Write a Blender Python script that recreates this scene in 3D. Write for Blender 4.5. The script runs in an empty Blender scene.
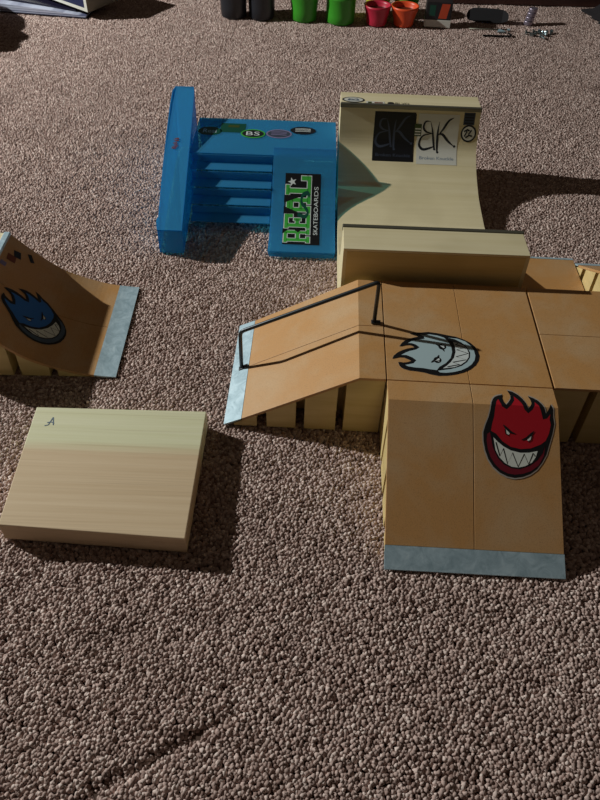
import bpy, bmesh, math, random
import numpy as np
from mathutils import Vector, Matrix
from mathutils.geometry import tessellate_polygon
C = bpy.context.scene.collection
random.seed(4)

# ------------------------------------------------------------ camera, light, exposure
PITCH, ROLL, FPX, CAMH = 0.7975, 0.0357, 717.45, 0.62
cd = bpy.data.cameras.new('camera'); cam = bpy.data.objects.new('camera', cd); C.objects.link(cam)
cd.sensor_fit = 'VERTICAL'; cd.sensor_height = 24.0; cd.lens = FPX * 24 / 800
cd.clip_start = 0.01
r0 = Vector((1, 0, 0)); u0 = Vector((0, math.sin(PITCH), math.cos(PITCH))); f0 = Vector((0, math.cos(PITCH), -math.sin(PITCH)))
cr, sr = math.cos(ROLL), math.sin(ROLL)
R_ = r0 * cr + u0 * sr; U_ = -r0 * sr + u0 * cr
cam.matrix_world = Matrix(((R_.x, U_.x, -f0.x, 0), (R_.y, U_.y, -f0.y, 0), (R_.z, U_.z, -f0.z, CAMH), (0, 0, 0, 1)))
bpy.context.scene.camera = cam

w = bpy.data.worlds.new('room_fill'); bpy.context.scene.world = w; w.use_nodes = True
w.node_tree.nodes['Background'].inputs[0].default_value = (1.0, 0.78, 0.58, 1)
w.node_tree.nodes['Background'].inputs[1].default_value = 0.038
ld = bpy.data.lights.new('desk_lamp_bulb', 'POINT'); ld.energy = 310; ld.color = (0.98, 1.0, 0.95); ld.shadow_soft_size = 0.022
lo = bpy.data.objects.new('desk_lamp_bulb', ld); lo.location = (-2.4, 1.5, 1.38); C.objects.link(lo)

vs = bpy.context.scene.view_settings
bpy.context.scene.display_settings.display_device = 'sRGB'
vs.view_transform = 'Standard'; vs.look = 'None'; vs.gamma = 1.0; vs.exposure = 0.0; vs.use_curve_mapping = False

# ------------------------------------------------------------ materials
def lin(c): return tuple((v / 255 / 12.92 if v / 255 <= .04045 else ((v / 255 + .055) / 1.055) ** 2.4) for v in c) + (1,)
class MT:
    def __init__(s, name):
        s.m = bpy.data.materials.new(name); s.m.use_nodes = True
        s.t = s.m.node_tree; s.b = s.t.nodes['Principled BSDF']; s.out = s.t.nodes['Material Output']
    def n(s, typ, **kw):
        n = s.t.nodes.new(typ)
        for k, v in kw.items():
            if k.startswith('i_'): n.inputs[k[2:].replace('_', ' ')].default_value = v
            else: setattr(n, k, v)
        return n
    def l(s, a, b): s.t.links.new(a, b)
    def coord(s, scale=(1, 1, 1)):
        c = s.n('ShaderNodeTexCoord'); mp = s.n('ShaderNodeMapping'); mp.inputs['Scale'].default_value = scale
        s.l(c.outputs['Object'], mp.inputs['Vector']); return mp.outputs['Vector']
    def noise(s, scale=(1, 1, 1), sc=5, det=3, rough=.5, dist=0):
        n = s.n('ShaderNodeTexNoise'); n.inputs['Scale'].default_value = sc; n.inputs['Detail'].default_value = det
        n.inputs['Roughness'].default_value = rough; n.inputs['Distortion'].default_value = dist
        s.l(s.coord(scale), n.inputs['Vector']); return n.outputs['Fac']
    def ramp(s, fac, stops):
        r = s.n('ShaderNodeValToRGB'); e = r.color_ramp.elements
        while len(e) < len(stops): e.new(.5)
        for k, (p, c) in enumerate(stops): e[k].position = p; e[k].color = c
        s.l(fac, r.inputs['Fac']); return r.outputs['Color']
    def mix(s, a, b, fac, mode='MIX'):
        m = s.n('ShaderNodeMix', data_type='RGBA', blend_type=mode)
        for sock, v in ((m.inputs[0], fac), (m.inputs[6], a), (m.inputs[7], b)):
            if hasattr(v, 'links'): s.l(v, sock)
            else: sock.default_value = v
        return m.outputs[2]
    def bump(s, h, dist=.001, strength=1):
        b = s.n('ShaderNodeBump'); b.inputs['Distance'].default_value = dist; b.inputs['Strength'].default_value = strength
        s.l(h, b.inputs['Height']); s.l(b.outputs[0], s.b.inputs['Normal'])
def plain(name, rgb, rough=.5, metal=0, spec=.5):
    t = MT(name); t.b.inputs['Base Color'].default_value = lin(rgb); t.b.inputs['Roughness'].default_value = rough
    t.b.inputs['Metallic'].default_value = metal; t.b.inputs['Specular IOR Level'].default_value = spec
    return t.m
def wood(name, c1, c2, grain=(2, 60, 60), rough=.6):
    t = MT(name); a = t.noise(grain, 1.0, 5, .6, .4); b = t.noise((9, 9, 9), 1.5, 2)
    col = t.ramp(a, [(.3, lin(c1)), (.7, lin(c2))])
    col = t.mix(col, lin(tuple(int(v * .9) for v in c1)), t.ramp(b, [(.45, (0, 0, 0, 1)), (.8, (.5, .5, .5, 1))]))
    t.l(col, t.b.inputs['Base Color']); t.b.inputs['Roughness'].default_value = rough
    t.bump(a, .0004, .5); return t.m
M = {}
M['ply'] = wood('pale_plywood', (218, 204, 162), (232, 220, 184), (3, 70, 70))
M['pine'] = wood('pine_side_wood', (205, 180, 120), (226, 204, 148), (4, 60, 60))
def masonite(name, base, worn):
    t = MT(name); fine = t.noise((1, 1, 1), 900, 2, .6); big = t.noise((1, 1, 1), 14, 4, .6, .5)
    col = t.mix(lin(base), lin(worn), t.ramp(big, [(.42, (0, 0, 0, 1)), (.68, (.8, .8, .8, 1))]))
    col = t.mix(col, lin(tuple(int(v * .80) for v in base)), t.ramp(fine, [(.5, (0, 0, 0, 1)), (.75, (.6, .6, .6, 1))]))
    t.l(col, t.b.inputs['Base Color']); t.b.inputs['Roughness'].default_value = .5; t.bump(fine, .0002, .5)
    return t.m
M['masonite'] = masonite('tan_hardboard', (198, 148, 92), (200, 166, 126))
t = MT('galvanized_steel'); a = t.noise((1, 1, 1), 60, 4, .7, 1.0); b = t.noise((1, 1, 1), 160, 3, .6)
t.l(t.ramp(a, [(.3, lin((150, 176, 188))), (.6, lin((188, 212, 224))), (.8, lin((212, 232, 240)))]), t.b.inputs['Base Color'])
t.b.inputs['Metallic'].default_value = .25; t.b.inputs['Roughness'].default_value = .5; t.bump(b, .0003, .5); M['galv'] = t.m
M['coping'] = plain('dull_coping_steel', (112, 110, 98), .45, .6)
M['rail'] = plain('dark_rail_steel', (66, 70, 74), .35, .7)
t = MT('two_tone_lumber'); g = t.noise((4, 160, 90), 1, 5, .6, .3); g2 = t.noise((3, 420, 200), 1, 3, .6, .2)
sx = t.n('ShaderNodeSeparateXYZ'); t.l(t.coord(), sx.inputs[0])
ad = t.n('ShaderNodeMath', operation='MULTIPLY_ADD'); t.l(g, ad.inputs[0]); ad.inputs[1].default_value = .012; t.l(sx.outputs['Y'], ad.inputs[2])
mr = t.n('ShaderNodeMapRange'); mr.inputs['From Min'].default_value = .1; mr.inputs['From Max'].default_value = .116; t.l(ad.outputs[0], mr.inputs['Value'])
heart = t.ramp(g, [(.3, lin((206, 180, 144))), (.7, lin((218, 194, 160)))]); sap = t.ramp(g, [(.3, lin((218, 216, 176))), (.7, lin((228, 226, 192)))])
col = t.mix(heart, sap, mr.outputs[0]); col = t.mix(col, lin((150, 122, 88)), t.ramp(g2, [(.55, (0, 0, 0, 1)), (.78, (.3, .3, .3, 1))]))
t.l(col, t.b.inputs['Base Color']); t.b.inputs['Roughness'].default_value = .65; t.bump(g2, .0004, .6); M['lumber'] = t.m
# translucent blue plastic: part of the light passes tinted, part is reflected
t = MT('clear_blue_plastic'); t.b.inputs['Base Color'].default_value = lin((96, 200, 255)); t.b.inputs['Roughness'].default_value = .2
tr = t.n('ShaderNodeBsdfTransparent'); tr.inputs[0].default_value = lin((142, 222, 234)); mx = t.n('ShaderNodeMixShader'); mx.inputs[0].default_value = .64
tl = t.n('ShaderNodeBsdfTranslucent'); tl.inputs[0].default_value = lin((50, 170, 240)); m2 = t.n('ShaderNodeMixShader'); m2.inputs[0].default_value = .35
t.l(t.b.outputs[0], m2.inputs[1]); t.l(tl.outputs[0], m2.inputs[2]); t.l(m2.outputs[0], mx.inputs[1]); t.l(tr.outputs[0], mx.inputs[2]); t.l(mx.outputs[0], t.out.inputs['Surface']); M['blue'] = t.m
for k, c in dict(black=(22, 23, 26), white=(214, 222, 222), red=(176, 26, 40), darkred=(112, 24, 40), facewhite=(176, 198, 204), faceblue=(44, 110, 190),
                 slate=(74, 92, 112), green=(66, 168, 66), dgreen=(14, 74, 60), kgrey=(62, 70, 86), paper=(212, 212, 204), ink=(28, 32, 38), navy=(34, 42, 78),
                 lav=(128, 120, 158), textgrey=(120, 138, 158), brown=(120, 62, 40), tooth=(226, 230, 222), olive=(60, 74, 34)).items():
    M[k] = plain('sticker_' + k, c, .35)
M['clear'] = plain('clear_sticker_border', (170, 160, 150), .3)

# ------------------------------------------------------------ builders
def tag(o, label=None, cat=None, group=None, kind=None):
    for k, v in (('label', label), ('category', cat), ('group', group), ('kind', kind)):
        if v: o[k] = v
    return o
def thing(name, loc, rz=0, **kw):
    o = bpy.data.objects.new(name, None); o.empty_display_size = .02; C.objects.link(o); o.location = loc; o.rotation_euler = (0, 0, rz)
    return tag(o, **kw)
def obj(name, bm, mats, parent=None, bevel=0, smooth=False, loc=None, keep=False):
    me = bpy.data.meshes.new(name); bmesh.ops.recalc_face_normals(bm, faces=bm.faces[:]) if not keep else None
    bm.to_mesh(me); bm.free()
    for m in (mats if isinstance(mats, (list, tuple)) else [mats]): me.materials.append(m)
    if smooth:
        for p in me.polygons: p.use_smooth = True
    o = bpy.data.objects.new(name, me); C.objects.link(o)
    if parent: o.parent = parent
    if loc: o.location = loc
    if bevel:
        b = o.modifiers.new('bevel', 'BEVEL'); b.width = bevel; b.segments = 2; b.limit_method = 'ANGLE'; b.angle_limit = .6
    if smooth:
        pass
    return o
def box(bm, x0, x1, y0, y1, z0, z1):
    v = [bm.verts.new(p) for p in ((x0, y0, z0), (x1, y0, z0), (x1, y1, z0), (x0, y1, z0), (x0, y0, z1), (x1, y0, z1), (x1, y1, z1), (x0, y1, z1))]
    for f in ((0, 3, 2, 1), (4, 5, 6, 7), (0, 1, 5, 4), (1, 2, 6, 5), (2, 3, 7, 6), (3, 0, 4, 7)): bm.faces.new([v[i] for i in f])
def prism(bm, pts, y0, y1, axis='y'):
    """pts are (a, z); extruded along y (a = x) or along x (a = y)"""
    P = (lambda a, z, e: (a, e, z)) if axis == 'y' else (lambda a, z, e: (e, a, z))
    A = [bm.verts.new(P(a, z, y0)) for a, z in pts]; B = [bm.verts.new(P(a, z, y1)) for a, z in pts]
    n = len(pts); bm.faces.new(A); bm.faces.new(B[::-1])
    for i in range(n): bm.faces.new([A[i], B[i], B[(i + 1) % n], A[(i + 1) % n]])
def plan(bm, pts, z0, z1):
    A = [bm.verts.new((*p[:2], z0)) for p in pts]; B = [bm.verts.new((p[0], p[1], p[2] if len(p) > 2 else z1)) for p in pts]
    n = len(pts); bm.faces.new(A[::-1]); bm.faces.new(B)
    for i in range(n): bm.faces.new([A[i], A[(i + 1) % n], B[(i + 1) % n], B[i]])
def tube(bm, path, r, seg=12, cap=True):
    rings = []; path = [Vector(p) for p in path]; up = None
    for i, p in enumerate(path):
        d = ((path[min(i + 1, len(path) - 1)] - p).normalized() + (p - path[max(i - 1, 0)]).normalized()).normalized()
        if up is None: up = Vector((0.13, 1, .07)) if abs(d.y) < .9 else Vector((1, 0.1, 0))
        a = (up - d * up.dot(d)).normalized(); up = a; b = d.cross(a)
        rr = r(i) if callable(r) else r
        rings.append([bm.verts.new(p + (a * math.cos(t) + b * math.sin(t)) * rr) for t in (2 * math.pi * k / seg for k in range(seg))])
    for A, B in zip(rings, rings[1:]):
        for k in range(seg): bm.faces.new([A[k], A[(k + 1) % seg], B[(k + 1) % seg], B[k]])
    if cap: bm.faces.new(rings[0][::-1]); bm.faces.new(rings[-1])
def lathe(bm, prof, seg=40):
    rings = [[bm.verts.new((r * math.cos(2 * math.pi * k / seg), r * math.sin(2 * math.pi * k / seg), z)) for k in range(seg)] for r, z in prof]
    for A, B in zip(rings, rings[1:]):
        for k in range(seg): bm.faces.new([A[k], A[(k + 1) % seg], B[(k + 1) % seg], B[k]])
    bm.faces.new(rings[0][::-1]); bm.faces.new(rings[-1])
def smoothpath(pts, n=8):
    out = []
    P = [pts[0]] + list(pts) + [pts[-1]]
    for i in range(1, len(P) - 2):
        p0, p1, p2, p3 = [Vector(q) for q in P[i - 1:i + 3]]
        for k in range(n):
            s = k / n; out.append(.5 * ((2 * p1) + (p2 - p0) * s + (2 * p0 - 5 * p1 + 4 * p2 - p3) * s * s + (3 * p1 - p0 - 3 * p2 + p3) * s ** 3))
    out.append(Vector(pts[-1])); return out

# flat sticker art: polygons in drawing coordinates, mapped onto the real surface it is stuck to
class Art:
    def __init__(s): s.layers = []           # (verts2d, faces, mat index, level)
    def poly(s, pts, m, lv): s.layers.append(([tuple(p) for p in pts], [list(range(len(pts)))], m, lv)); return s
    def mesh(s, vs_, fs, m, lv): s.layers.append((vs_, fs, m, lv)); return s
    def stroke(s, pts, wd, m, lv, taper=False):
        pts = [Vector(p) for p in pts]; L = []; Rr = []
        for i, p in enumerate(pts):
            d = (pts[min(i + 1, len(pts) - 1)] - pts[max(i - 1, 0)]).normalized(); n = Vector((-d.y, d.x)); k = wd / 2
            if taper: k *= max(.15, math.sin(math.pi * (i + .35) / (len(pts) - .3)))
            L.append(p + n * k); Rr.append(p - n * k)
        for i in range(len(pts) - 1): s.poly([L[i], Rr[i], Rr[i + 1], L[i + 1]], m, lv)
        return s
    def ell(s, cx, cy, rx, ry, m, lv, n=32): return s.poly([(cx + rx * math.cos(2 * math.pi * k / n), cy + ry * math.sin(2 * math.pi * k / n)) for k in range(n)], m, lv)
    def text(s, body, cx, cy, height, m, lv, width=None, ang=0, off=0, flip=1):
        cu = bpy.data.curves.new('lettering', 'FONT'); cu.body = body; cu.size = 1; cu.align_x = 'CENTER'; cu.align_y = 'CENTER'; cu.offset = off; cu.resolution_u = 3
        o = bpy.data.objects.new('lettering', cu); C.objects.link(o); bpy.context.view_layer.update()
        me = bpy.data.meshes.new_from_object(o.evaluated_get(bpy.context.evaluated_depsgraph_get()))
        v = [(a.co.x, a.co.y) for a in me.vertices]; f = [list(p.vertices) for p in me.polygons]
        bpy.data.objects.remove(o); bpy.data.curves.remove(cu); bpy.data.meshes.remove(me)
        x0, x1 = min(a[0] for a in v), max(a[0] for a in v); y0, y1 = min(a[1] for a in v), max(a[1] for a in v)
        k = height / (y1 - y0); kx = k if width is None else width / (x1 - x0)
        q = []
        for a, b in v:
            a = (a - (x0 + x1) / 2) * kx; b = (b - (y0 + y1) / 2) * k * flip
            q.append((cx + a * math.cos(ang) - b * math.sin(ang), cy + a * math.sin(ang) + b * math.cos(ang)))
        return s.mesh(q, f, m, lv)
def tri2d(vs_, fs, cut_axis=None, cuts=()):
    polys = []
    for f in fs:
        P = [vs_[k] for k in f]
        polys += [P] if len(P) == 3 else [[P[k] for k in t_] for t_ in tessellate_polygon([[Vector((p[0] * 1000, p[1] * 1000, 0)) for p in P]])]
    for c in cuts:
        nxt = []
        for P in polys:
            d = [p[cut_axis] - c for p in P]
            if min(d) > -1e-7 or max(d) < 1e-7: nxt.append(P); continue
            lo_, hi_ = [], []
            for i in range(len(P)):
                j = (i + 1) % len(P); p, q = P[i], P[j]
                if d[i] <= 0: lo_.append(p)
                if d[i] >= 0: hi_.append(p)
                if d[i] * d[j] < 0:
                    t_ = d[i] / (d[i] - d[j]); x = (p[0] + (q[0] - p[0]) * t_, p[1] + (q[1] - p[1]) * t_); lo_.append(x); hi_.append(x)
            nxt += [K_ for K_ in (lo_, hi_) if len(K_) > 2]
        polys = nxt
    vs2, fs2 = [], []
    for P in polys: fs2.append(list(range(len(vs2), len(vs2) + len(P)))); vs2 += P
    return vs2, fs2
def sticker(name, art, mats, aff, surf, parent, cut_axis=None, cuts=(), lift=.0003, step=.00012, label=None):
    """aff: drawing -> surface coordinates; surf(a, b, h) -> local 3D point"""
    (a0, b0, c0), (a1, b1, c1) = aff; bm = bmesh.new()
    for v, f, m, lv in art.layers:
        v = [(a0 * p[0] + b0 * p[1] + c0, a1 * p[0] + b1 * p[1] + c1) for p in v]
        v, f = tri2d(v, f, cut_axis, cuts)
        V = [bm.verts.new(surf(p[0], p[1], lift + lv * step)) for p in v]
        for q in f:
            try: fc = bm.faces.new([V[i] for i in q])
            except ValueError: continue
            fc.material_index = m; fc.normal_update()
            ref = Vector(surf(*v[q[0]], .01)) - Vector(surf(*v[q[0]], 0))
            if fc.normal.dot(ref) < 0: fc.normal_flip()
    o = obj(name, bm, mats, parent, keep=True)
    if label: o['label'] = label
    return o

# ------------------------------------------------------------ carpet
FX, FY, FYAW, W, H, FL, L, ST = 0.0930, 0.5569, -0.0218, 0.1771, 0.0860, 0.0286, 0.1510, 0.0208
cy_, sy_ = math.cos(FYAW), math.sin(FYAW)
def Fw(u, v, z=0): return (FX + u * cy_ - v * sy_, FY + u * sy_ + v * cy_, z)

t = MT('carpet_backing'); t.b.inputs['Base Color'].default_value = lin((92, 76, 68)); t.b.inputs['Roughness'].default_value = 1; t.b.inputs['Specular IOR Level'].default_value = .05
bm = bmesh.new(); box(bm, -2.6, 2.6, -.9, 3.6, -.03, -.006); tag(obj('floor', bm, t.m), kind='structure')

t = MT('carpet_yarn'); t.b.inputs['Roughness'].default_value = 1; t.b.inputs['Specular IOR Level'].default_value = .05
at = t.n('ShaderNodeAttribute', attribute_name='tint', attribute_type='INSTANCER')
geo = t.n('ShaderNodeNewGeometry'); nz = t.n('ShaderNodeTexNoise'); nz.inputs['Scale'].default_value = 9; nz.inputs['Detail'].default_value = 3; t.l(geo.outputs['Position'], nz.inputs['Vector'])
c1 = t.ramp(at.outputs['Fac'], [(0, lin((140, 116, 108))), (.35, lin((178, 156, 148))), (.7, lin((196, 172, 164))), (1, lin((226, 208, 200)))])
c1 = t.mix(c1, lin((158, 136, 128)), t.ramp(nz.outputs['Fac'], [(.45, (0, 0, 0, 1)), (.7, (.35, .35, .35, 1))]))
t.l(c1, t.b.inputs['Base Color']); M['yarn'] = t.m
tb = bmesh.new(); bmesh.ops.create_icosphere(tb, subdivisions=2, radius=1)
for v in tb.verts: v.co *= 1 + .22 * math.sin(v.co.x * 5 + 1) * math.cos(v.co.y * 4 + v.co.z * 3)
tm = bpy.data.meshes.new('yarn_tuft'); tb.to_mesh(tm); tb.free(); tm.materials.append(M['yarn'])
for p in tm.polygons: p.use_smooth = True
rng = np.random.default_rng(3); sp = .0034
gx, gy = np.meshgrid(np.arange(-1.25, 1.25, sp), np.arange(-.05, 2.35, sp * .87)); gx = gx + (np.arange(gx.shape[0]) % 2)[:, None] * sp / 2
px, py = gx.ravel(), gy.ravel(); keep = np.abs(px) < .42 + .42 * py; px, py = px[keep], py[keep]
px = px + rng.uniform(-.0015, .0015, px.size); py = py + rng.uniform(-.0015, .0015, py.size)
def wav(x, y): return (np.sin(x * 31 + 2 * np.sin(y * 17)) + np.sin(y * 43 + 2.2 * np.sin(x * 23 + 1)) + np.sin((x + y) * 67 + 3 * np.sin(y * 29)) + np.sin((x * .7 - y) * 110 + 2 * np.sin(x * 50))) / 4
pz = -.0042 + .0013 * wav(px, py) + rng.uniform(-.0006, .0006, px.size)
def groove(x0, y0, x1, y1, wd, dp):          # a trodden crease in the pile
    global pz
    dx, dy = x1 - x0, y1 - y0; s = np.clip(((px - x0) * dx + (py - y0) * dy) / (dx * dx + dy * dy), 0, 1)
    d = np.hypot(px - x0 - s * dx, py - y0 - s * dy); pz = pz - dp * np.exp(-(d / wd) ** 2)
groove(-.155, .165, -.075, .215, .006, .004); groove(-.075, .215, -.045, .235, .006, .003); groove(-.16, .30, -.10, .295, .012, .002)
me = bpy.data.meshes.new('carpet_pile'); me.vertices.add(px.size)
me.vertices.foreach_set('co', np.stack([px, py, pz], 1).astype(np.float32).ravel())
a = me.attributes.new('tint', 'FLOAT', 'POINT'); a.data.foreach_set('value', rng.random(px.size).astype(np.float32))
a = me.attributes.new('tsize', 'FLOAT_VECTOR', 'POINT')
szx = rng.uniform(.0019, .0026, px.size); a.data.foreach_set('vector', np.stack([szx, szx * rng.uniform(.75, 1.1, px.size), rng.uniform(.0028, .0042, px.size)], 1).astype(np.float32).ravel())
a = me.attributes.new('trot', 'FLOAT_VECTOR', 'POINT')
a.data.foreach_set('vector', np.stack([rng.uniform(-.6, .6, px.size), rng.uniform(-.6, .6, px.size), rng.uniform(0, 6.28, px.size)], 1).astype(np.float32).ravel())
po = bpy.data.objects.new('carpet_pile', me); C.objects.link(po); me.materials.append(M['yarn'])
tag(po, 'greyish beige looped carpet pile covering the floor under the ramps', 'carpet', kind='stuff')
ng = bpy.data.node_groups.new('pile', 'GeometryNodeTree'); ng.interface.new_socket('Geometry', in_out='INPUT', socket_type='NodeSocketGeometry'); ng.interface.new_socket('Geometry', in_out='OUTPUT', socket_type='NodeSocketGeometry')
N = ng.nodes; gi = N.new('NodeGroupInput'); go = N.new('NodeGroupOutput'); ip = N.new('GeometryNodeInstanceOnPoints'); m2p = N.new('GeometryNodeMeshToPoints')
tuft = bpy.data.objects.new('yarn_tuft', tm)
# one tuft mesh is fed in through an object info node; the tuft object itself is not linked to the scene
oi = N.new('GeometryNodeObjectInfo'); oi.inputs['Object'].default_value = tuft
s1 = N.new('GeometryNodeInputNamedAttribute'); s1.data_type = 'FLOAT_VECTOR'; s1.inputs['Name'].default_value = 'tsize'
s2 = N.new('GeometryNodeInputNamedAttribute'); s2.data_type = 'FLOAT_VECTOR'; s2.inputs['Name'].default_value = 'trot'
e2r = N.new('FunctionNodeEulerToRotation')
K = ng.links.new; K(gi.outputs[0], m2p.inputs[0]); K(m2p.outputs[0], ip.inputs['Points']); K(oi.outputs['Geometry'], ip.inputs['Instance'])
K(s1.outputs['Attribute'], ip.inputs['Scale']); K(s2.outputs['Attribute'], e2r.inputs[0]); K(e2r.outputs[0], ip.inputs['Rotation']); K(ip.outputs[0], go.inputs[0])
md = po.modifiers.new('pile', 'NODES'); md.node_group = ng

# ------------------------------------------------------------ wooden ramp modules
TOP = .0035; SLK = H / L
def topz(x): return H if x > -FL else H * (x + FL + L) / L
def side_profile(x0, x1, under=TOP):
    xs = [x0] + ([-FL] if x0 < -FL < x1 else []) + [x1]
    return [(x0, 0)] + [(x, max(topz(x) - under * (1.15 if x < -FL else 1), .0004)) for x in xs] + [(x1, 0)]
SLOTS = [(-.1410, -.1295), (-.0962, -.0862), (-.0504, -.0413)]
def slotted_side(bm, y_out, sgn, x0, x1, slots, prof):
    inner = y_out + sgn * .032
    prism(bm, prof(x0, x1), inner, inner + sgn * .003)
    c = x0
    for a, b in list(slots) + [(x1, None)]:
        prism(bm, prof(c, a), y_out, inner); c = b
def kicker(loc, rz, label, group='wooden kicker ramps of the park'):
    r = thing('kicker_ramp', loc, rz, label=label, cat='ramp')
    for y, sg in ((.0006, 1), (W - .0006, -1)):
        bm = bmesh.new(); slotted_side(bm, y, sg, -FL - L + .012, 0, SLOTS, side_profile); obj('side_panel', bm, M['pine'], r)
    bm = bmesh.new(); box(bm, -.006, -.0002, .0361, W - .0361, 0, H - TOP - .0002); obj('back_panel', bm, M['pine'], r)
    bm = bmesh.new(); x1 = -FL - L + ST; nx, nz = -SLK / math.hypot(1, SLK), 1 / math.hypot(1, SLK)
    for y0, y1 in ((0, W / 2 - .00035), (W / 2 + .00035, W)):
        prism(bm, [(x1 + .0003, topz(x1)), (-FL, H), (0, H), (0, H - TOP), (-FL + .001, H - TOP), (x1 + .0003 - nx * TOP, topz(x1) - nz * TOP)], y0, y1)
    obj('riding_surface', bm, M['masonite'], r, .0003)
    bm = bmesh.new(); prism(bm, [(-FL - L, 0.0002), (-FL - L, .0012), (x1, topz(x1) + .0002), (x1, topz(x1) - .0014), (x1 - .004, topz(x1) - .004), (-FL - L + .004, .0002)], -.0003, W + .0003)
    obj('steel_toe_plate', bm, M['galv'], r)
    return r
def deckbox(loc, rz, label):
    r = thing('flat_box', loc, rz, label=label, cat='ramp')
    fl = lambda x0, x1: [(x0, 0), (x0, H - TOP), (x1, H - TOP), (x1, 0)]
    for y, sg in ((.0006, 1), (W - .0006, -1)):
        bm = bmesh.new(); slotted_side(bm, y, sg, 0, W, [(.038, .047), (.083, .092), (.128, .137)], fl); obj('side_panel', bm, M['pine'], r)
    for x in (.0003, W - .0063):
        bm = bmesh.new(); box(bm, x, x + .006, .0361, W - .0361, 0, H - TOP - .0002); obj('end_panel', bm, M['pine'], r)
    return r
def seam_top(r, axis):
    bm = bmesh.new()
    for a0, a1 in ((0, W / 2 - .0003), (W / 2 + .0003, W)):
        if axis == 'x': box(bm, a0, a1, 0, W, H - TOP, H)
        else: box(bm, 0, W, a0, a1, H - TOP, H)
    obj('riding_surface', bm, M['masonite'], r, .0003)
G = .0013
left_k = kicker(Fw(-G, 0), FYAW, 'lit tan wooden kicker ramp under the bent steel rail, left of the centre box')
front_k = kicker(Fw(W, -G), FYAW + math.pi / 2, 'tan wooden kicker ramp facing the viewer with the red flaming face sticker')
back_k = kicker(Fw(.303, W + .006), FYAW - math.pi / 2, 'pale sided kicker ramp sloping away behind the right flat box, at the right edge')
mid = deckbox(Fw(0, 0), FYAW, 'centre tan topped flat box with the white flaming face sticker'); seam_top(mid, 'x')
rgt = deckbox(Fw(W + 2 * G, 0), FYAW, 'right tan topped flat box without a sticker, at the right edge'); seam_top(rgt, 'y')
# thin hardboard sheet on the carpet behind the right box
sh = thing('hardboard_sheet', Fw(W + .004, W + .004), FYAW, label='thin flat tan hardboard sheet on the carpet behind the right flat box', cat='board')
bm = bmesh.new(); box(bm, 0, .303 - W - .0052, 0, .182, .0004, .0055); obj('sheet', bm, M['masonite'], sh, .0004)
bm = bmesh.new(); box(bm, 0, .303 - W - .0052, .1822, .1865, .0003, .0058); obj('steel_edge', bm, M['galv'], sh, .0003)

# flaming face sticker artwork (drawn y down)
OUT = [(128, 118), (140, 104), (160, 93), (190, 86), (184, 112), (190, 140), (205, 163), (222, 142), (236, 118), (238, 92), (222, 52), (252, 60), (285, 84), (308, 112), (326, 146), (338, 184),
       (354, 168), (362, 148), (358, 122), (345, 93), (378, 108), (405, 128), (425, 155), (440, 190), (446, 212), (462, 190), (478, 155), (490, 190), (490, 228), (498, 270), (488, 325), (470, 385), (455, 440),
       (430, 485), (400, 522), (362, 548), (318, 564), (270, 570), (225, 562), (180, 542), (140, 510), (110, 470), (88, 420), (76, 370), (72, 320), (84, 275), (100, 235), (110, 190), (115, 150)]
FACE_ = [(148, 138), (160, 122), (166, 140), (178, 172), (208, 190), (236, 166), (258, 130), (258, 98), (282, 124), (300, 150), (316, 190), (340, 212), (366, 190), (380, 165), (382, 140), (402, 164), (416, 195), (430, 245),
        (455, 240), (474, 215), (470, 245), (478, 275), (468, 325), (448, 378), (420, 398), (360, 420), (300, 424), (240, 412), (190, 382), (150, 340), (118, 312), (124, 270), (134, 230), (138, 180)]
FACE = [(x, y - (12 if y > 335 else 0)) for x, y in FACE_]
CHIN = [(112, 318), (132, 400), (152, 440), (200, 496), (258, 520), (320, 516), (380, 490), (424, 444), (448, 388), (440, 450), (412, 500), (368, 532), (318, 548), (270, 553), (226, 546), (184, 526), (150, 496), (122, 458), (104, 414), (94, 366), (96, 330)]
MOUTH = [(126, 330), (150, 352), (190, 384), (240, 410), (300, 424), (360, 422), (410, 410), (448, 386), (432, 434), (400, 474), (356, 504), (300, 522), (250, 518), (204, 498), (166, 464), (142, 420), (130, 378)]
TEETH = [(134, 348), (160, 372), (196, 398), (240, 420), (300, 433), (352, 432), (402, 422), (392, 456), (370, 486), (330, 506), (290, 514), (250, 510), (210, 491), (174, 458), (150, 420)]
def grow(P, k):
    cx, cy = 285, 320; return [(cx + (x - cx) * k, cy + (y - cy) * k) for x, y in P]
def flame_face(border=True, bold=False):
    a = Art()
    if border: a.poly(grow(OUT, 1.035), 5, 0)
    if bold: a.poly(grow(OUT, 1.03), 0, 1)
    a.poly(OUT, 0, 1.2); a.poly(FACE, 1, 2); a.poly(CHIN, 2, 2); a.poly(MOUTH, 0, 3); a.poly(TEETH, 3, 4)
    top = [(150, 372), (176, 392), (206, 414), (240, 429), (285, 440), (330, 441), (372, 436), (398, 430)]; bot = [(150, 420), (166, 446), (190, 474), (222, 496), (262, 511), (306, 510), (345, 499), (374, 478), (392, 452)]
    zz = [(150, 376), (176, 452), (196, 410), (224, 494), (252, 434), (288, 510), (322, 440), (350, 496), (376, 434), (388, 452)]
    a.stroke(zz, 9 if bold else 7, 0, 5)
    for s, ex, ey in ((1, 216, 316), (-1, 352, 350)):
        a.poly([(ex - 14 * s, ey - 18), (ex - 2 * s, ey - 12), (ex + 16 * s, ey + 12), (ex + 6 * s, ey + 18), (ex - 8 * s, ey + 8)], 3, 4)
        if bold:
            a.ell(ex, ey + 2, 30, 24, 0, 3.5, 16); a.ell(ex, ey + 8, 17, 10, 3, 4.5, 14)
        a.stroke([(ex - 26 * s, ey - 38), (ex - 10 * s, ey - 22), (ex + 18 * s, ey + 2), (ex + 48 * s, ey + 12)], 15, 0, 5, True)
        a.stroke([(ex - 14 * s, ey - 14), (ex - 8 * s, ey + 12), (ex + 10 * s, ey + 22)], 6, 0, 5)
    return a
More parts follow.
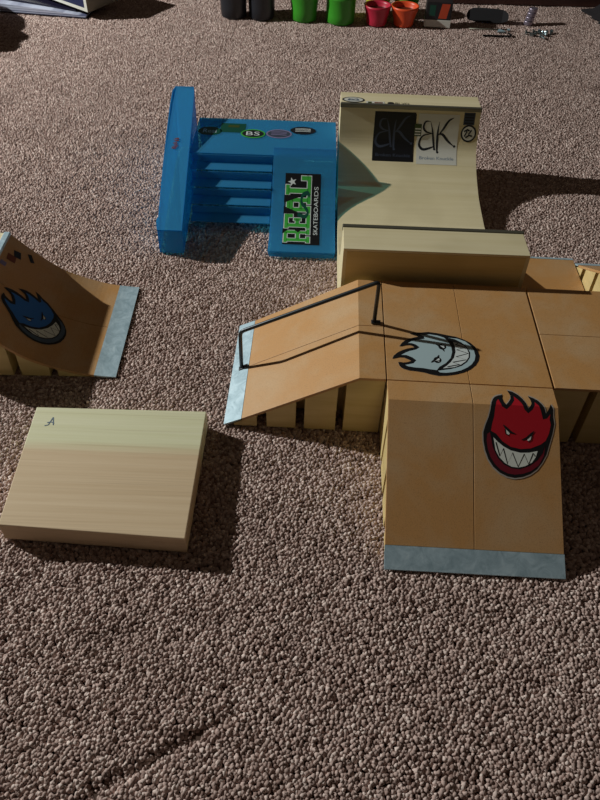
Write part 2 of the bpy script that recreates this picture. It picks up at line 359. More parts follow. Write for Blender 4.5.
def sf_front(u, s, h):
    y = W - u
    if s <= FL: return (-s, y, H + h)
    k = (s - FL) / math.hypot(1, SLK); nx, nz = -SLK / math.hypot(1, SLK), 1 / math.hypot(1, SLK)
    return (-FL - k + nx * h, y, H - k * SLK + nz * h)
sticker('flame_sticker', flame_face(), [M['black'], M['red'], M['darkred'], M['tooth'], M['white'], M['clear']], ((.0001708, -.0000103, .089537), (-.0000072, .0001889, -.0012341 + G * 0)), sf_front, front_k,
        1, (FL,), label='red flaming face sticker with a toothy grin')
sticker('flame_sticker', flame_face(True, True), [M['black'], M['facewhite'], M['facewhite'], M['white'], M['white'], M['clear']], ((.0000082, .0001819, -.0029938), (.0001664, .0000067, -.0036618)), lambda a, b, h: (a, b, H + h), mid,
        label='white flaming face sticker with a toothy grin')

# ------------------------------------------------------------ left quarter pipe
QP = [(0, .0012), (.022, .003), (.054, .0095), (.097, .027), (.13, .0535), (.16, .0850)]
qs = [(-p.x, p.y) for p in smoothpath([Vector(p) for p in QP], 6)]
QW = .182
qp = thing('quarter_pipe', (-.228, .6327, 0), math.radians(1.287), label='curved tan quarter pipe with the blue flaming face sticker, cut by the left edge', cat='ramp')
PF = .045
for y, sg in ((.0006, 1), (QW - .0006, -1)):
    bm = bmesh.new()
    def qprof(x0, x1):
        def z(x):
            x = -x
            for (a, za), (b, zb) in zip(qs, qs[1:]):
                if -a <= x <= -b: return za + (zb - za) * (x + a) / (a - b) - .0045
            return qs[-1][1] - .004
        n = max(2, int((x1 - x0) / .006)); xs = [x0 + (x1 - x0) * k / n for k in range(n + 1)]
        return [(x0, 0)] + [(x, max(z(x), .0006)) for x in xs] + [(x1, 0)]
    slotted_side(bm, y, sg, -.16 - PF, -.035, [(-.17, -.16), (-.125, -.115), (-.080, -.070)], qprof); obj('side_panel', bm, M['pine'], qp)
def strip(bm, prof, th, y0, y1, axis='y'):
    up = []
    for i, (x, z) in enumerate(prof):
        a, b = prof[max(i - 1, 0)], prof[min(i + 1, len(prof) - 1)]; d = Vector((b[0] - a[0], b[1] - a[1])).normalized(); n = Vector((-d.y, d.x))
        if n.y < 0: n = -n
        up.append((x - n.x * th, max(z - n.y * th, .0002)))
    P = (lambda a, z, e: (a, e, z)) if axis == 'y' else (lambda a, z, e: (e, a, z))
    rows = [[bm.verts.new(P(*p, e)) for p in q] for q in (prof, up) for e in (y0, y1)]
    a, b, c, d = rows
    for i in range(len(prof) - 1):
        for r1, r2 in ((a, b), (b, d), (d, c), (c, a)): bm.faces.new([r1[i], r1[i + 1], r2[i + 1], r2[i]])
    for i in (0, -1): bm.faces.new([a[i], b[i], d[i], c[i]])
def column(bm, prof, y0, y1, axis='y'):
    P = (lambda a, z, e: (a, e, z)) if axis == 'y' else (lambda a, z, e: (e, a, z))
    rows = [[bm.verts.new(P(p[0], p[1] * k, e)) for p in prof] for k, e in ((1, y0), (1, y1), (0, y0), (0, y1))]
    a, b, c, d = rows
    for i in range(len(prof) - 1):
        for r1, r2 in ((a, b), (b, d), (d, c), (c, a)): bm.faces.new([r1[i], r1[i + 1], r2[i + 1], r2[i]])
    for i in (0, -1): bm.faces.new([a[i], b[i], d[i], c[i]])
ki = next(i for i, p in enumerate(qs) if p[0] < -.0225)
bm = bmesh.new()
for y0, y1 in ((0, QW / 2 - .0003), (QW / 2 + .0003, QW)): strip(bm, qs[ki:], .0035, y0, y1)
obj('riding_surface', bm, M['masonite'], qp, smooth=False)
bm = bmesh.new(); strip(bm, qs[:ki + 1], .0018, -.0003, QW + .0003); obj('steel_toe_plate', bm, M['galv'], qp)
bm = bmesh.new(); zt = qs[-1][1]; box(bm, -.16 - PF, -.166, 0, QW, zt - .004, zt + .0005); obj('platform', bm, M['ply'], qp, .0004)
bm = bmesh.new(); box(bm, -.1665, -.1585, -.0006, QW + .0006, zt - .006, zt + .0022); obj('coping', bm, M['galv'], qp, .0008)
bm = bmesh.new(); box(bm, -.16 - PF, -.16 - PF + .005, .0361, QW - .0361, 0, zt - .0045); obj('back_panel', bm, M['pine'], qp)
def on_profile(prof, flip=1):
    cum = [0]
    for a, b in zip(prof, prof[1:]): cum.append(cum[-1] + math.hypot(b[0] - a[0], b[1] - a[1]))
    def f(s, h):
        s = max(0, min(s, cum[-1] - 1e-6))
        for i in range(len(prof) - 1):
            if s <= cum[i + 1]:
                a, b = prof[i], prof[i + 1]; t_ = (s - cum[i]) / (cum[i + 1] - cum[i]); d = Vector((b[0] - a[0], b[1] - a[1])).normalized(); n = Vector((-d.y, d.x)) * flip
                return (a[0] + (b[0] - a[0]) * t_ + n.x * h, a[1] + (b[1] - a[1]) * t_ + n.y * h)
    return f, cum
qf, qcum = on_profile(qs, -1)
def sf_q(u, s, h): x, z = qf(s, h); return (x, u, z)
sticker('flame_sticker', flame_face(False), [M['black'], M['faceblue'], M['slate'], M['tooth'], M['white'], M['clear']], ((.0001420, -.0000960, .0600), (-.0000780, -.0001620, .1905)), sf_q, qp, 1, qcum[1:-1],
        label='blue flaming face sticker with a toothy grin')
for k, (u, s, w_, h_, a_, c_) in enumerate(((.1423, .1715, .012, .012, .1, 'brown'), (.155, .1665, .012, .010, .3, 'ink'), (.1645, .149, .014, .006, .6, 'black'), (.125, .178, .008, .008, 0, 'lav'))):
    ar = Art().poly([(-1, -1), (1, -1), (1, 1), (-1, 1)], 0, 0); c, s_ = math.cos(a_), math.sin(a_)
    sticker('small_sticker', ar, [M[c_]], ((c * w_ / 2, -s_ * h_ / 2, u), (s_ * w_ / 2, c * h_ / 2, s)), sf_q, qp, 1, qcum[1:-1])

# ------------------------------------------------------------ plywood half pipe
HX, HY, HYAW, W2, HH, PN, HC, PFar = 0.0470, 0.7977, -0.0069, 0.2281, 0.1236, 0.0529, 0.3609, 0.0467
hp = thing('half_pipe', (HX, HY, 0), HYAW, label='pale plywood mini half pipe with dark steel copings, behind the centre box', cat='ramp')
arc = [(-.1805, .018), (-.116, .0245), (-.080, .034), (-.052, .0445), (-.030, .0585), (-.0185, .0716), (-.0095, .094), (0, .1236)]
arc = [(p.x, p.y) for p in smoothpath([Vector(p) for p in arc], 5)]
far = [(HC + y, z) for y, z in arc]; near = [(-y, z) for y, z in arc]
full = near[::-1] + far[1:]
th = .003
for nm, x0, x1 in (('side_panel', 0, .0045), ('side_panel', W2 - .0045, W2)):
    bm = bmesh.new(); column(bm, [(-PN, HH - .0031), (-.0005, HH - .0031)] + [(y, z - .0032) for y, z in full[1:-1]] + [(HC + .0005, HH - .0031), (HC + PFar, HH - .0031)], x0, x1, 'x'); obj(nm, bm, M['ply'], hp)
bm = bmesh.new(); strip(bm, full, .0028, .0002, W2 - .0002, 'x'); obj('riding_surface', bm, M['ply'], hp)
for y0, y1, yb in ((-PN, -.003, -PN), (HC + .003, HC + PFar, HC + PFar - .005)):
    bm = bmesh.new(); box(bm, 0, W2, y0, y1, HH - .003, HH + .0005); obj('platform', bm, M['ply'], hp, .0004)
    bm = bmesh.new(); box(bm, .0046, W2 - .0046, yb, yb + .005, 0, HH - .0032); obj('back_panel', bm, M['pine'] if y0 < 0 else M['ply'], hp)
for y in (0, HC):
    s = 1 if y == 0 else -1
    bm = bmesh.new(); y0, y1 = sorted((y - .0052 * s, y + .0015 * s)); box(bm, -.0008, W2 + .0012, y0, y1, HH - .005, HH + .0018); obj('coping', bm, M['coping'], hp, .001)
ff, fcum = on_profile(far, 1)
def sf_h(u, s, h): y, z = ff(s, h); return (u, y, z)
def rect(a, m=0, lv=0): return a.poly([(0, 0), (1, 0), (1, 1), (0, 1)], m, lv)
smax = fcum[-1] - .0085
def bk(bg, fg, sub, nick):
    a = Art(); P = [(0, 0), (1, 0), (1, .96), (.97, 1), (0, 1)]
    a.poly(P if not nick else [(0, 0), (1, 0), (1, 1), (0, 1)], 0, 0)
    def S_(pts, w_, tp=True): a.stroke([tuple(p) for p in smoothpath([Vector(p) for p in pts], 6)], w_, 1, 1, tp)
    S_([(.30, .86), (.36, .70), (.40, .52), (.44, .34), (.47, .32)], .05)         # stem of the B
    S_([(.30, .86), (.18, .85), (.14, .74), (.22, .66), (.38, .63)], .05); S_([(.38, .63), (.14, .58), (.06, .42), (.16, .32), (.36, .36), (.44, .40)], .055)
    S_([(.52, .86), (.50, .70), (.50, .50), (.51, .30), (.52, .27)], .055)        # stem of the K
    S_([(.86, .94), (.74, .88), (.62, .72), (.52, .60)], .05); S_([(.50, .62), (.62, .62), (.76, .50), (.92, .40)], .055)
    a.ell(.52, .27, .03, .025, 1, 1, 12); a.ell(.93, .40, .03, .025, 1, 1, 12); a.ell(.44, .33, .028, .022, 1, 1, 12)
    a.text('Broken Knuckle', .5, .14, .07, 2, 1, width=.84)
    return a
c_ = [x for x in fcum if .05 < x < fcum[-1]]
sticker('letter_sticker', bk(0, 1, 2, False), [M['black'], M['kgrey'], M['kgrey']], ((.068, .001, .0555), (.0, smax - .143, .143)), sf_h, hp, 1, c_, label='black square sticker with two monogram letters')
sticker('letter_sticker', bk(0, 1, 2, True), [M['paper'], M['ink'], M['textgrey']], ((.067, -.0005, .1285), (.0, smax - .001 - .140, .140)), sf_h, hp, 1, c_, label='white square sticker with two monogram letters')
a = Art(); a.ell(0, 0, 1, 1, 0, 0); a.ell(0, 0, .8, .8, 1, 1)
for p in (((-.5, -.35), (-.2, .3), (.0, -.1), (.35, .4)), ((-.35, -.5), (.1, -.2), (.5, -.3)), ((-.6, .2), (-.2, .45), (.1, .3))): a.stroke(p, .2, 0, 2)
sticker('round_sticker', a, [M['ink'], M['paper']], ((.0128, 0, .2120), (0, .0135, .1935)), sf_h, hp, 1, c_)
def grid(n=4):
    a = Art(); a.poly([(-1, -1), (1, -1), (1, 1), (-1, 1)], 0, 0)
    for k in range(n): a.poly([(-.8, -.8 + k * .45), (.8, -.8 + k * .45), (.8, -.6 + k * .45), (-.8, -.6 + k * .45)], 1, 1)
    return a
sticker('small_sticker', grid(), [M['kgrey'], M['ink']], ((.009, 0, .2105), (0, .0095, .2160)), sf_h, hp, 1, c_)
sticker('small_sticker', grid(3), [M['olive'], M['paper']], ((.0058, 0, .1285), (0, .0095, .196)), sf_h, hp, 1, c_, lift=.0011)
sfp = lambda a, b, h: (a, HC + b, HH + .0005 + h)
a = Art(); a.ell(0, 0, 1, 1, 0, 0); a.ell(0, 0, .84, .78, 1, 1); a.poly([(-.55, -.35), (.55, -.35), (.4, .35), (-.4, .35)], 2, 2); a.stroke([(-.3, 0), (0, .2), (.3, -.1)], .2, 1, 3)
sticker('oval_sticker', a, [M['ink'], M['paper'], M['slate']], ((.0185, 0, .0205), (0, .0105, .0175)), sfp, hp)
a = rect(Art()); a.poly([(.1, .2), (.3, .2), (.3, .8), (.1, .8)], 1, 1); a.poly([(.45, .3), (.9, .3), (.9, .7), (.45, .7)], 2, 1)
sticker('small_sticker', a, [M['paper'], M['olive'], M['brown']], ((.03, 0, .041), (0, .009, .0045)), sfp, hp)
a = Art(); a.ell(.15, .5, .15, .5, 0, 0, 16); a.text('BLVD', .64, .5, .7, 0, 0, width=.6)
sticker('small_sticker', a, [M['ink']], ((.038, 0, .0755), (0, .009, .0045)), sfp, hp)

# ------------------------------------------------------------ bent steel rail on the left kicker
rl = thing('grind_rail', Fw(-.1, .092), FYAW, label='bent dark steel grind rail standing over the left kicker ramp', cat='rail')
zA = H * (-.168 + FL + L) / L + .0032
A0, A1, B1, B0 = (-.0690, -.003, zA), (-.0690, -.001, zA + .055), (.0880, .001, H + .0595), (.0880, .002, H + .0032)
def rnd(p, q, r_, n=5, k=.006):
    p, q, r_ = Vector(p), Vector(q), Vector(r_); a = q + (p - q).normalized() * k; b = q + (r_ - q).normalized() * k
    return [((1 - s) ** 2) * a + 2 * s * (1 - s) * q + s * s * b for s in (i / n for i in range(n + 1))]
path = [A0] + rnd(A0, A1, B1) + rnd(A1, B1, B0) + [B0]
bm = bmesh.new(); tube(bm, path, .0024); obj('bar', bm, M['rail'], rl, smooth=True)
for x, y, z, sl in ((A0[0], A0[1], zA - .0027, SLK), (B0[0], B0[1], H + .0002, 0)):
    bm = bmesh.new(); v = []
    prism(bm, [(x - .0035, z - .0035 * sl + .0003), (x + .0075, z + .0075 * sl + .0003), (x + .0075, z + .0075 * sl + .0022), (x - .0035, z - .0035 * sl + .0022)], y - .0032, y + .0032)
    obj('foot', bm, M['rail'], rl, .0006)

# ------------------------------------------------------------ pine block
bd = thing('pine_board', (-.2909, .3955, 0), 0, label='thick two-toned lumber board lying flat on the carpet at lower left', cat='board')
bm = bmesh.new(); Q = [(0, 0), (.1843, -.0086), (.1853, .1613), (-.0069, .1589)]
plan(bm, Q, .0006, .0255); obj('plank', bm, M['lumber'], bd, .0009)
a = Art(); a.stroke([(0, 0), (.35, .1), (.55, .9), (.62, 1)], .09, 0, 0); a.stroke([(.6, .95), (.75, .45), (.85, .1)], .09, 0, 0); a.stroke([(.15, .35), (.5, .45), (.85, .35)], .08, 0, 1)
sticker('pencil_mark', a, [M['textgrey']], ((.011, 0, .0095), (0, .013, .131)), lambda a, b, h: (a, b, .0255 + h), bd, label='small grey pencil mark')

# ------------------------------------------------------------ translucent blue stair set
bs = thing('plastic_stair_set', (0, 0, 0), 0, label='clear blue plastic stair set with side ledge and bank, left of the half pipe', cat='ramp')
bs.location = (-.09, 1.1, 0); OX, OY = .09, -1.1
def BX(p): return (p[0] + OX, p[1] + OY) + tuple(p[2:])
bt_ = .0016
# ledge: a hollow shell, high at the back and lower in front
lz = lambda y: .040 + (y - .902) * .070 / .33
LG = [(x, y, lz(y) - e) for x, y, e in ((-.2172, .902, .0), (-.1810, .902, 0), (-.1925, 1.124, 0), (-.1990, 1.228, 0), (-.2015, 1.240, .002), (-.2325, 1.240, .002), (-.2360, 1.225, 0), (-.2356, 1.191, 0), (-.2322, 1.127, 0), (-.2275, 1.044, 0), (-.2225, .9735, 0))]
bm = bmesh.new(); n = len(LG)
for i in range(n):
    p, q = Vector(BX(LG[i])), Vector(BX(LG[(i + 1) % n])); d = (q - p); d.z = 0; d.normalize(); nn = Vector((-d.y, d.x, 0)) * bt_
    v = [bm.verts.new(c) for c in ((p.x, p.y, .001), (q.x, q.y, .001), (q.x, q.y, q.z), (p.x, p.y, p.z))]; v2 = [bm.verts.new(c.co + nn) for c in v]
    bm.faces.new(v); bm.faces.new(v2[::-1])
    for k in range(4): bm.faces.new([v[k], v2[k], v2[(k + 1) % 4], v[(k + 1) % 4]])
obj('side_ledge', bm, M['blue'], bs)
bm = bmesh.new(); A = [bm.verts.new(BX(p)) for p in LG]; B = [bm.verts.new((v.co.x, v.co.y, v.co.z - .002)) for v in A]; bm.faces.new(A); bm.faces.new(B[::-1])
for i in range(n): bm.faces.new([A[i], B[i], B[(i + 1) % n], A[(i + 1) % n]])
obj('ledge_top', bm, M['blue'], bs)
for x, y in ((-.2245, .985), (-.2215, .94)):
    bm = bmesh.new(); tube(bm, [BX((x + .0018, y, .026)), BX((x - .003, y, .026))], .009, 14); obj('side_button', bm, M['blue'], bs)
ZD = .072
bm = bmesh.new(); box(bm, -.190 + OX, .0445 + OX, 1.079 + OY, 1.205 + OY, ZD - .002, ZD); box(bm, -.190 + OX, .0445 + OX, 1.2032 + OY, 1.205 + OY, .001, ZD - .002); box(bm, .0428 + OX, .0445 + OX, 1.0790 + OY, 1.203 + OY, .001, ZD - .002)
obj('deck', bm, M['blue'], bs, .0004)
for k in range(4):
    y1 = 1.0785 - k * .0265; zt = .0580 - k * .0150; x0 = -.1875 + k * .0025
    bm = bmesh.new(); box(bm, x0 + OX, -.0572 + OX, y1 - .0262 + OY, y1 + OY, zt - .0016, zt); box(bm, x0 + OX, -.0572 + OX, y1 - .0018 + OY, y1 + OY, zt, zt + .0122)
    obj('step', bm, M['blue'], bs, .0015)
bx0, bx1 = -.0560, .0443
BZ = [(.902, .0105), (.94, .0130), (.98, .0205), (1.03, .0420), (1.0870, .0810)]
BZ = [(p.x, p.y) for p in smoothpath([Vector(p) for p in BZ], 4)]
bz = lambda y: float(np.interp(y, [p[0] for p in BZ], [p[1] for p in BZ]))
bm = bmesh.new(); strip(bm, [(y + OY, z) for y, z in BZ], .0018, bx0 + OX, bx1 + OX, 'x'); box(bm, bx0 + OX, bx1 + OX, 1.0868 + OY, 1.0885 + OY, ZD + .0003, .0808)
obj('bank', bm, M['blue'], bs)
bm = bmesh.new()
for x in (bx0, bx1 - .0016): column(bm, [(y + OY, z - .0024) for y, z in BZ if .903 < y < 1.073], x + OX, x + .0016 + OX, 'x')
box(bm, bx0 + .0017 + OX, bx1 - .0017 + OX, .902 + OY, .9036 + OY, .001, .0080); obj('bank_wall', bm, M['blue'], bs)
# artwork on the bank, reading away from the viewer
LET = {'R': [(0, 0, .28, .13), (.06, .1, .19, .9), (0, .88, .48, 1), (.42, .52, .55, .95), (.15, .40, .50, .53), (.42, .1, .53, .43), (.38, 0, .62, .13)],
       'E': [(0, 0, .56, .14), (.06, .1, .2, .9), (0, .86, .56, 1), (.44, .12, .56, .32), (.44, .68, .56, .88), (.18, .43, .4, .57), (.32, .36, .42, .64)],
       'A': [(0, 0, .26, .14), (.34, 0, .6, .14), (.07, .1, .2, .75), (.4, .1, .53, .75), (.12, .7, .48, .86), (.18, .82, .42, .95), (.15, .32, .45, .44)],
       'L': [(0, 0, .56, .14), (.06, .1, .2, .9), (0, .86, .3, 1), (.44, .12, .56, .38)]}
a = rect(Art(), 0, 0); X = .035
for ch, wd in (('R', .62), ('E', .56), ('A', .6), ('L', .56)):
    for x0, y0, x1, y1 in LET[ch]:
        k = .385; q = lambda x, y: (X + x * k, .27 + y * .70)
        for g_, mm, lv in ((.0085, 1, 1), (0, 2, 2)):
            a.poly([(q(x0, y0)[0] - g_, q(x0, y0)[1] - g_ * 2.6), (q(x1, y0)[0] + g_, q(x1, y0)[1] - g_ * 2.6), (q(x1, y1)[0] + g_, q(x1, y1)[1] + g_ * 2.6), (q(x0, y1)[0] - g_, q(x0, y1)[1] + g_ * 2.6)], mm, lv)
    if ch == 'R':
        for tri in (((.62, 1.06), (.40, 1.06), (.62, .82)), ((.60, .63), (.60, .33), (.47, .465))): a.poly([q(*p) for p in tri], 0, 4)
    if ch == 'A':
        for tri in (((-.02, .30), (-.02, 1.06), (.24, 1.06)), ((.62, .30), (.62, 1.06), (.36, 1.06))): a.poly([q(*p) for p in tri], 0, 2.5)
    X += wd * .385 + .012
a.stroke(smoothpath([Vector(p) for p in ((.50, .62), (.47, .42), (.53, .34), (.60, .42), (.66, .52), (.75, .50), (.78, .36), (.74, .30))], 6), .055, 3, 3)
a.poly([(.905 + (.05 if k % 2 == 0 else .02) * math.cos(math.pi * k / 5 + 1.57) * 1.0, .80 + (.13 if k % 2 == 0 else .055) * math.sin(math.pi * k / 5 + 1.57)) for k in range(10)], 4, 3)
a.text('SKATEBOARDS', .52, .115, .115, 4, 1, width=.68)
bank = lambda x, y, h: (x + OX, y + OY - h * .35, bz(y) + h)
sticker('lettered_sticker', a, [M['black'], M['white'], M['green'], M['dgreen'], M['white']], ((0, -.0560, .0205), (.1320, 0, .9200)), bank, bs, 1, [p[0] for p in BZ[1:-1]], label='black sticker with big green block letters')
dk = lambda x, y, h: (x + OX, y + OY, ZD + h)
def oval(bg, rim, txt, fg):
    a = Art(); a.ell(0, 0, 1, 1, 1, 0); a.ell(0, 0, .88, .8, 0, 1)
    if txt: a.text(txt, 0, 0, .85, 2, 2, width=1.1)
    else:
        for k in (-.3, .05, .35): a.stroke([(-.6, k), (0, k + .1), (.6, k)], .12, 2, 2)
    return a
for x, y, rx, ry, bg, rim, txt, fg in ((-.1665, 1.1554, .0200, .0155, 'dgreen', 'dgreen', 'Real', 'facewhite'), (-.0941, 1.1500, .0205, .0160, 'ink', 'green', 'BS', 'white'), (-.0509, 1.1534, .0215, .0160, 'kgrey', 'lav', '', 'lav'), (-.0111, 1.1676, .0215, .0140, 'ink', 'ink', '', 'white')):
    sticker('oval_sticker', oval(bg, rim, txt, fg), [M[bg], M[rim], M[fg]], ((rx, 0, x), (0, ry, y)), dk, bs, lift=.0003 + (.0004 if x > -.02 or -.11 < x < -.09 else 0))
a = rect(Art()); a.poly([(.3, .55), (.75, .55), (.75, .8), (.3, .8)], 1, 1)
sticker('small_sticker', a, [M['dgreen'], M['olive']], ((.0420, 0, -.1500), (0, .033, 1.1530)), dk, bs)
a = Art()
for k in range(6): a.poly([(random.uniform(-1, .2), -1 + k * .33), (random.uniform(.3, 1), -1 + k * .33), (random.uniform(.3, 1), -.8 + k * .33), (random.uniform(-1, .2), -.8 + k * .33)], 0, 0)
sticker('small_sticker', a, [M['brown']], ((.006, 0, -.2140), (0, .014, 1.092)), lambda x, y, h: (x + OX, y + OY, lz(y) + h), bs)

# ------------------------------------------------------------ pots in a row at the back
def pot(x, y, z0, rb, rt, h, mat, label, inner, taper=None):
    r = thing('plastic_pot', (x, y, z0), 0, label=label, cat='pot')
    pr = taper or [(rb * .88, 0), (rb, .003), (rb * 1.02, h * .3), (rt, h * .88), (rt * 1.02, h * .9), (rt * 1.02, h), (rt * .93, h), (rt * .90, h * .88), (rb * .85, .006)]
    bm = bmesh.new(); lathe(bm, pr); obj('shell', bm, mat, r, smooth=True).data.update()
    bm = bmesh.new(); lathe(bm, [(rt * .86, h * .68), (rt * .89, h * .72), (rt * .6, h * .76), (.002, h * .74)], 28); obj('contents', bm, inner, r, smooth=True)
    return r
PM = {k: plain('pot_' + k, c, .38) for k, c in dict(black=(36, 38, 44), green=(58, 150, 40), lime=(196, 204, 60), red=(188, 40, 66), orange=(226, 84, 44), mint=(70, 200, 66), dark=(18, 16, 18), brown=(70, 30, 22)).items()}
pot(-.200, 1.945, 0, .0315, .0345, .085, PM['black'], 'leftmost black pot of the row at the back, nearest the magazines', PM['dark'])
pot(-.130, 1.942, 0, .0315, .0345, .085, PM['black'], 'second black pot of the row, directly left of the flaring green pot', PM['dark'])
pot(-.024, 1.938, 0, .0310, .0390, .078, PM['green'], 'flaring green pot standing between a black and a green pot', PM['dark'])
pot(.0660, 1.930, 0, .0350, .0365, .062, PM['green'], 'straight sided green pot standing left of the red pot', PM['green'])
pot(.1560, 1.922, 0, .0250, .0325, .045, PM['red'], 'small red pot in front of the yellow pot', PM['brown'])
pot(.2230, 1.922, 0, .0245, .0335, .045, PM['orange'], 'small orange pot in front of the light green pot', PM['brown'])
pot(.1610, 1.992, 0, .0270, .0340, .060, PM['lime'], 'yellow pot standing behind the small red pot', PM['brown'])
pot(.2330, 1.992, 0, .0270, .0340, .060, PM['mint'], 'light green pot standing behind the small orange pot', PM['brown'])

# small packaging box
bxr = thing('cardboard_box', (.274, 1.912, 0), -.06, label='small dark and orange cardboard box with a white band, right of the pots', cat='box')
bm = bmesh.new(); box(bm, 0, .063, 0, .030, .0005, .058); obj('carton', bm, plain('carton_black', (44, 40, 42), .45), bxr, .0008)
bm = bmesh.new(); box(bm, -.0005, .0635, -.0008, .0308, .0010, .018); obj('white_band', bm, M['paper'], bxr, .0006)
a = rect(Art(), 0, 0); a.poly([(.1, .2), (.35, .2), (.35, .85), (.1, .85)], 1, 1); a.poly([(.5, .05), (.85, .05), (.95, .95), (.6, .95)], 2, 1)
sticker('panel', a, [M['ink'], M['dgreen'], plain('sticker_orange', (196, 74, 44), .4)], ((.057, 0, .003), (0, .037, .0195)), lambda x, z, h: (x, -h - .0002, z), bxr)

# fingerboard standing on its long edge, and tools
fb = thing('fingerboard_deck', (.437, 1.965, 0), -.13, label='black fingerboard deck tipped on its long edge, right of the cardboard box', cat='fingerboard')
bm = bmesh.new(); O = []
for k in range(36):
    tt = 2 * math.pi * k / 36; cx = .052 * math.copysign(abs(math.cos(tt)) ** .5, math.cos(tt)); cz = .0155 * math.copysign(abs(math.sin(tt)) ** .75, math.sin(tt)); O.append((cx, cz))
A = [bm.verts.new((x, -.003 + .5 * z + .012 * (max(0, abs(x) - .036) / .016) ** 2 * -.6, .0165 + z * .92)) for x, z in O]; B = [bm.verts.new(v.co + Vector((0, .003, -.0012))) for v in A]
bm.faces.new(A[::-1]); bm.faces.new(B)
for i in range(36): bm.faces.new([A[i], B[i], B[(i + 1) % 36], A[(i + 1) % 36]])
obj('deck', bm, plain('black_foam_grip', (26, 25, 29), .9), fb)
for x in (-.024, .024):
    bm = bmesh.new(); tube(bm, [(x, .008, .004), (x, .022, .028)], .0022, 8); obj('truck', bm, M['coping'], fb, smooth=True)
rd = thing('metal_rod', (.430, 1.905, .0022), -.02, label='thin dull metal rod lying between the fingerboard and the black key', cat='tool')
bm = bmesh.new(); tube(bm, [(-.045, 0, 0), (.05, .003, 0)], .0018, 8); obj('rod', bm, M['coping'], rd, smooth=True)
bm = bmesh.new(); tube(bm, [(.05, .003, 0), (.056, .003, 0)], .0028, 6); obj('tip', bm, M['galv'], rd)
hk = thing('hex_key', (.449, 1.862, .002), 0, label='black hex key lying nearest the viewer, below the fingerboard', cat='tool')
bm = bmesh.new(); tube(bm, [(-.037, 0, 0), (.028, .001, 0), (.033, .004, 0), (.034, .010, 0), (.030, .022, 0)], .0022, 6); obj('key', bm, plain('black_oxide', (20, 20, 22), .45, .3), hk)
tw = thing('metal_clip', (.463, 1.893, .0005), .3, label='small shiny triangular metal clip beside the bent end of the hex key', cat='hardware')
bm = bmesh.new(); plan(bm, [(-.012, 0), (.010, -.004), (.002, .018)], 0, .003); obj('plate', bm, M['galv'], tw, .0006)
# little stacked cylinder
wl = thing('wheel_stack', (.541, 1.958, 0), .0, label='silvery little cylinder standing behind the pile of screws', cat='hardware')
lil = plain('satin_lilac_metal', (150, 140, 156), .3, .6)
for k in range(4):
    bm = bmesh.new(); tube(bm, [(.002 * k, .001 * k, .0002 + .0095 * k), (.002 * k, .001 * k, .0092 + .0095 * k)], .0110, 20); obj('wheel', bm, lil, wl, .0012)
nutm = plain('shiny_hardware', (150, 170, 176), .2, .9)
spots = [(.520, 1.888, 0), (.532, 1.872, .6), (.545, 1.880, 1.3), (.553, 1.866, 2.2), (.562, 1.885, .3), (.575, 1.893, 1.0), (.588, 1.902, 1.8), (.540, 1.897, 2.6), (.556, 1.899, 2.0), (.570, 1.876, .9)]
def screw():
    r = thing('machine_screw', (0, 0, 0), 0, label='tiny shiny screw in the loose pile at the upper right', cat='hardware', group='loose screws in the little pile')
    bm = bmesh.new(); tube(bm, [(0, 0, .0045), (.003, 0, .0048)], .0045, 10); obj('head', bm, nutm, r); bm = bmesh.new(); tube(bm, [(.003, 0, .0046), (.014, 0, .0026)], .0020, 8); obj('shank', bm, nutm, r)
    return r
s0 = screw()
for k, (x, y, a) in enumerate(spots):
    o = s0
    if k:
        o = s0.copy(); C.objects.link(o)
        for ch in list(s0.children):
            c = ch.copy(); C.objects.link(c); c.parent = o
    o.location = (x, y, 0.0); o.rotation_euler = (0, 0, a * 2.4)

# ------------------------------------------------------------ magazines and boxed book at the upper left
pages = MT('page_edges'); nz_ = pages.noise((1, 1, 260), 1, 2); pages.l(pages.ramp(nz_, [(.35, lin((84, 88, 120))), (.55, lin((196, 202, 222)))]), pages.b.inputs['Base Color']); pages.b.inputs['Roughness'].default_value = .5
cover = plain('glossy_dark_cover', (30, 28, 48), .25)
mg = thing('magazine', (-.5560, 1.8850, 0), -.115, label='lowest magazine of the stack at the upper left, pages fanned', cat='magazine')
bm = bmesh.new(); box(bm, -.30, 0, 0, .21, .0005, .0022); obj('cover', bm, cover, mg)
bm = bmesh.new(); prism(bm, [(-.298, .0024), (-.003, .0024), (-.003, .0050), (-.10, .0130), (-.298, .0240)], .002, .208); obj('pages', bm, pages.m, mg)
mg2 = thing('magazine', (-.5750, 1.9050, .0), -.17, label='dark magazine lying under the blue boxed book at the upper left', cat='magazine')
bm = bmesh.new(); prism(bm, [(-.28, .0262), (-.10, .0155), (-.012, .0100), (-.012, .0122), (-.10, .0185), (-.28, .0300)], .0, .19); obj('cover', bm, cover, mg2)
bk_ = thing('boxed_book', (-.5480, 1.8780, .0), -.50, label='dark blue faced book box with white rim, on top of the magazines', cat='book')
bm = bmesh.new(); plan(bm, [(-.24, 0, .115), (0, 0, .095), (0, .11, .095), (-.24, .11, .115)], .03, .1)
for v in bm.verts:
    if v.co.z < .05: v.co.z = .016 if v.co.x > -.1 else .036
obj('slipcase', bm, plain('olive_board', (116, 112, 98), .6), bk_, .001)
a = Art(); a.poly([(0, 0), (1, 0), (1, 1), (0, 1)], 0, 0); a.poly([(.05, .07), (.965, .10), (.965, .93), (.05, .93)], 1, 1)
def sfb(u, v, h): zb = .037 - .020 * u; zt = .1145 - .0205 * u; return (-.239 + .238 * u, -h, zb + (zt - zb) * v)
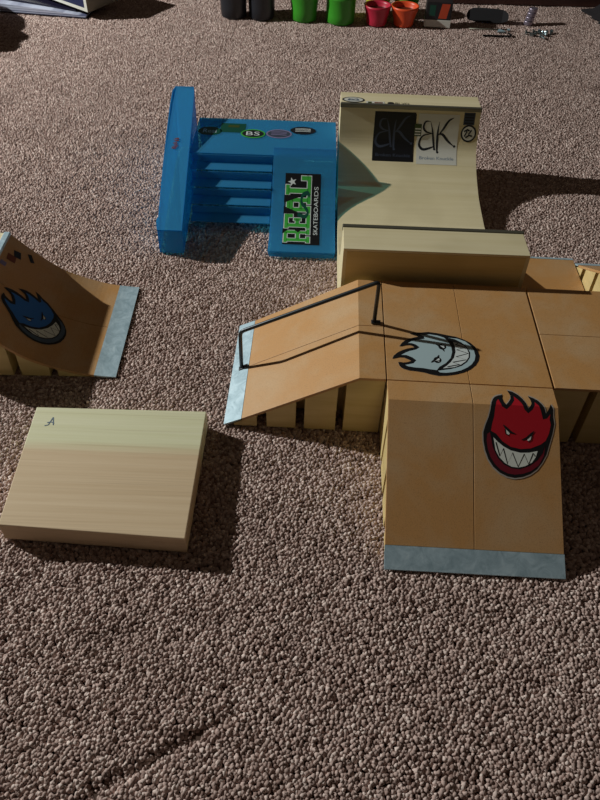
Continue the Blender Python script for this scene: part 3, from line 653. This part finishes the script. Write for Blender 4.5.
sticker('front_panel', a, [M['paper'], M['navy']], ((1, 0, 0), (0, 1, 0)), sfb, bk_)

# unseen crumpled lump, added outside the left edge to cast a shadow into view
pb = bmesh.new(); bmesh.ops.create_icosphere(pb, subdivisions=4, radius=1)
for v in pb.verts:
    x, y, z = v.co; e = 1 + .14 * math.sin(7 * x + 3 * y) * math.cos(6 * z + 2 * y) + .09 * math.sin(13 * y + 9 * z + x)
    v.co = Vector((x * .080 * e, y * .150 * e, .001 + (z * e + 1.1) * .072)); v.co.z = max(v.co.z, .0005)
tag(obj('shadow_caster', pb, plain('shadow_caster_brown', (120, 92, 62), .8), None, loc=(-.895, 1.715, 0)), 'unseen crumpled brown lump added beyond the left edge to cast a shadow', 'bag')

# dark furniture plinth and cloth at the upper right
dw = wood('dark_furniture_wood', (52, 28, 24), (74, 42, 34), (3, 50, 50), .5)
fr = thing('cabinet', (.98, 2.105, 0), .030, label='dark wooden cabinet base along the top right edge', cat='furniture')
bm = bmesh.new(); box(bm, -.62, .42, .012, .40, 0, .05); obj('plinth', bm, dw, fr, .002)
bm = bmesh.new(); box(bm, -.63, .43, 0, .41, .0505, .30); obj('body', bm, dw, fr, .002)
cl = bmesh.new(); bmesh.ops.create_grid(cl, x_segments=60, y_segments=60, size=1)
for v in cl.verts:
    x, y = v.co.x, v.co.y; r2 = max(abs(x), abs(y)); k = max(0, 1 - r2 ** 3)
    e = .16 * math.sin(5 * math.atan2(y, x) + 1) + .07 * math.sin(11 * math.atan2(y, x)) + .04 * math.sin(23 * math.atan2(y, x) + 2)
    v.co = Vector((x * .15 * (1 + e), y * .12 * (1 + e), .002 + k * (.03 + .016 * math.sin(9 * x + 3 * math.sin(4 * y)) + .010 * math.sin(17 * y + 5 * x))))
bmesh.ops.solidify(cl, geom=cl.faces[:], thickness=.0015)
co = obj('crumpled_cloth', cl, plain('black_cloth', (26, 22, 26), .95), None, smooth=True, loc=(.885, 1.955, .001)); tag(co, 'crumpled black cloth on the carpet at the upper right edge', 'cloth')
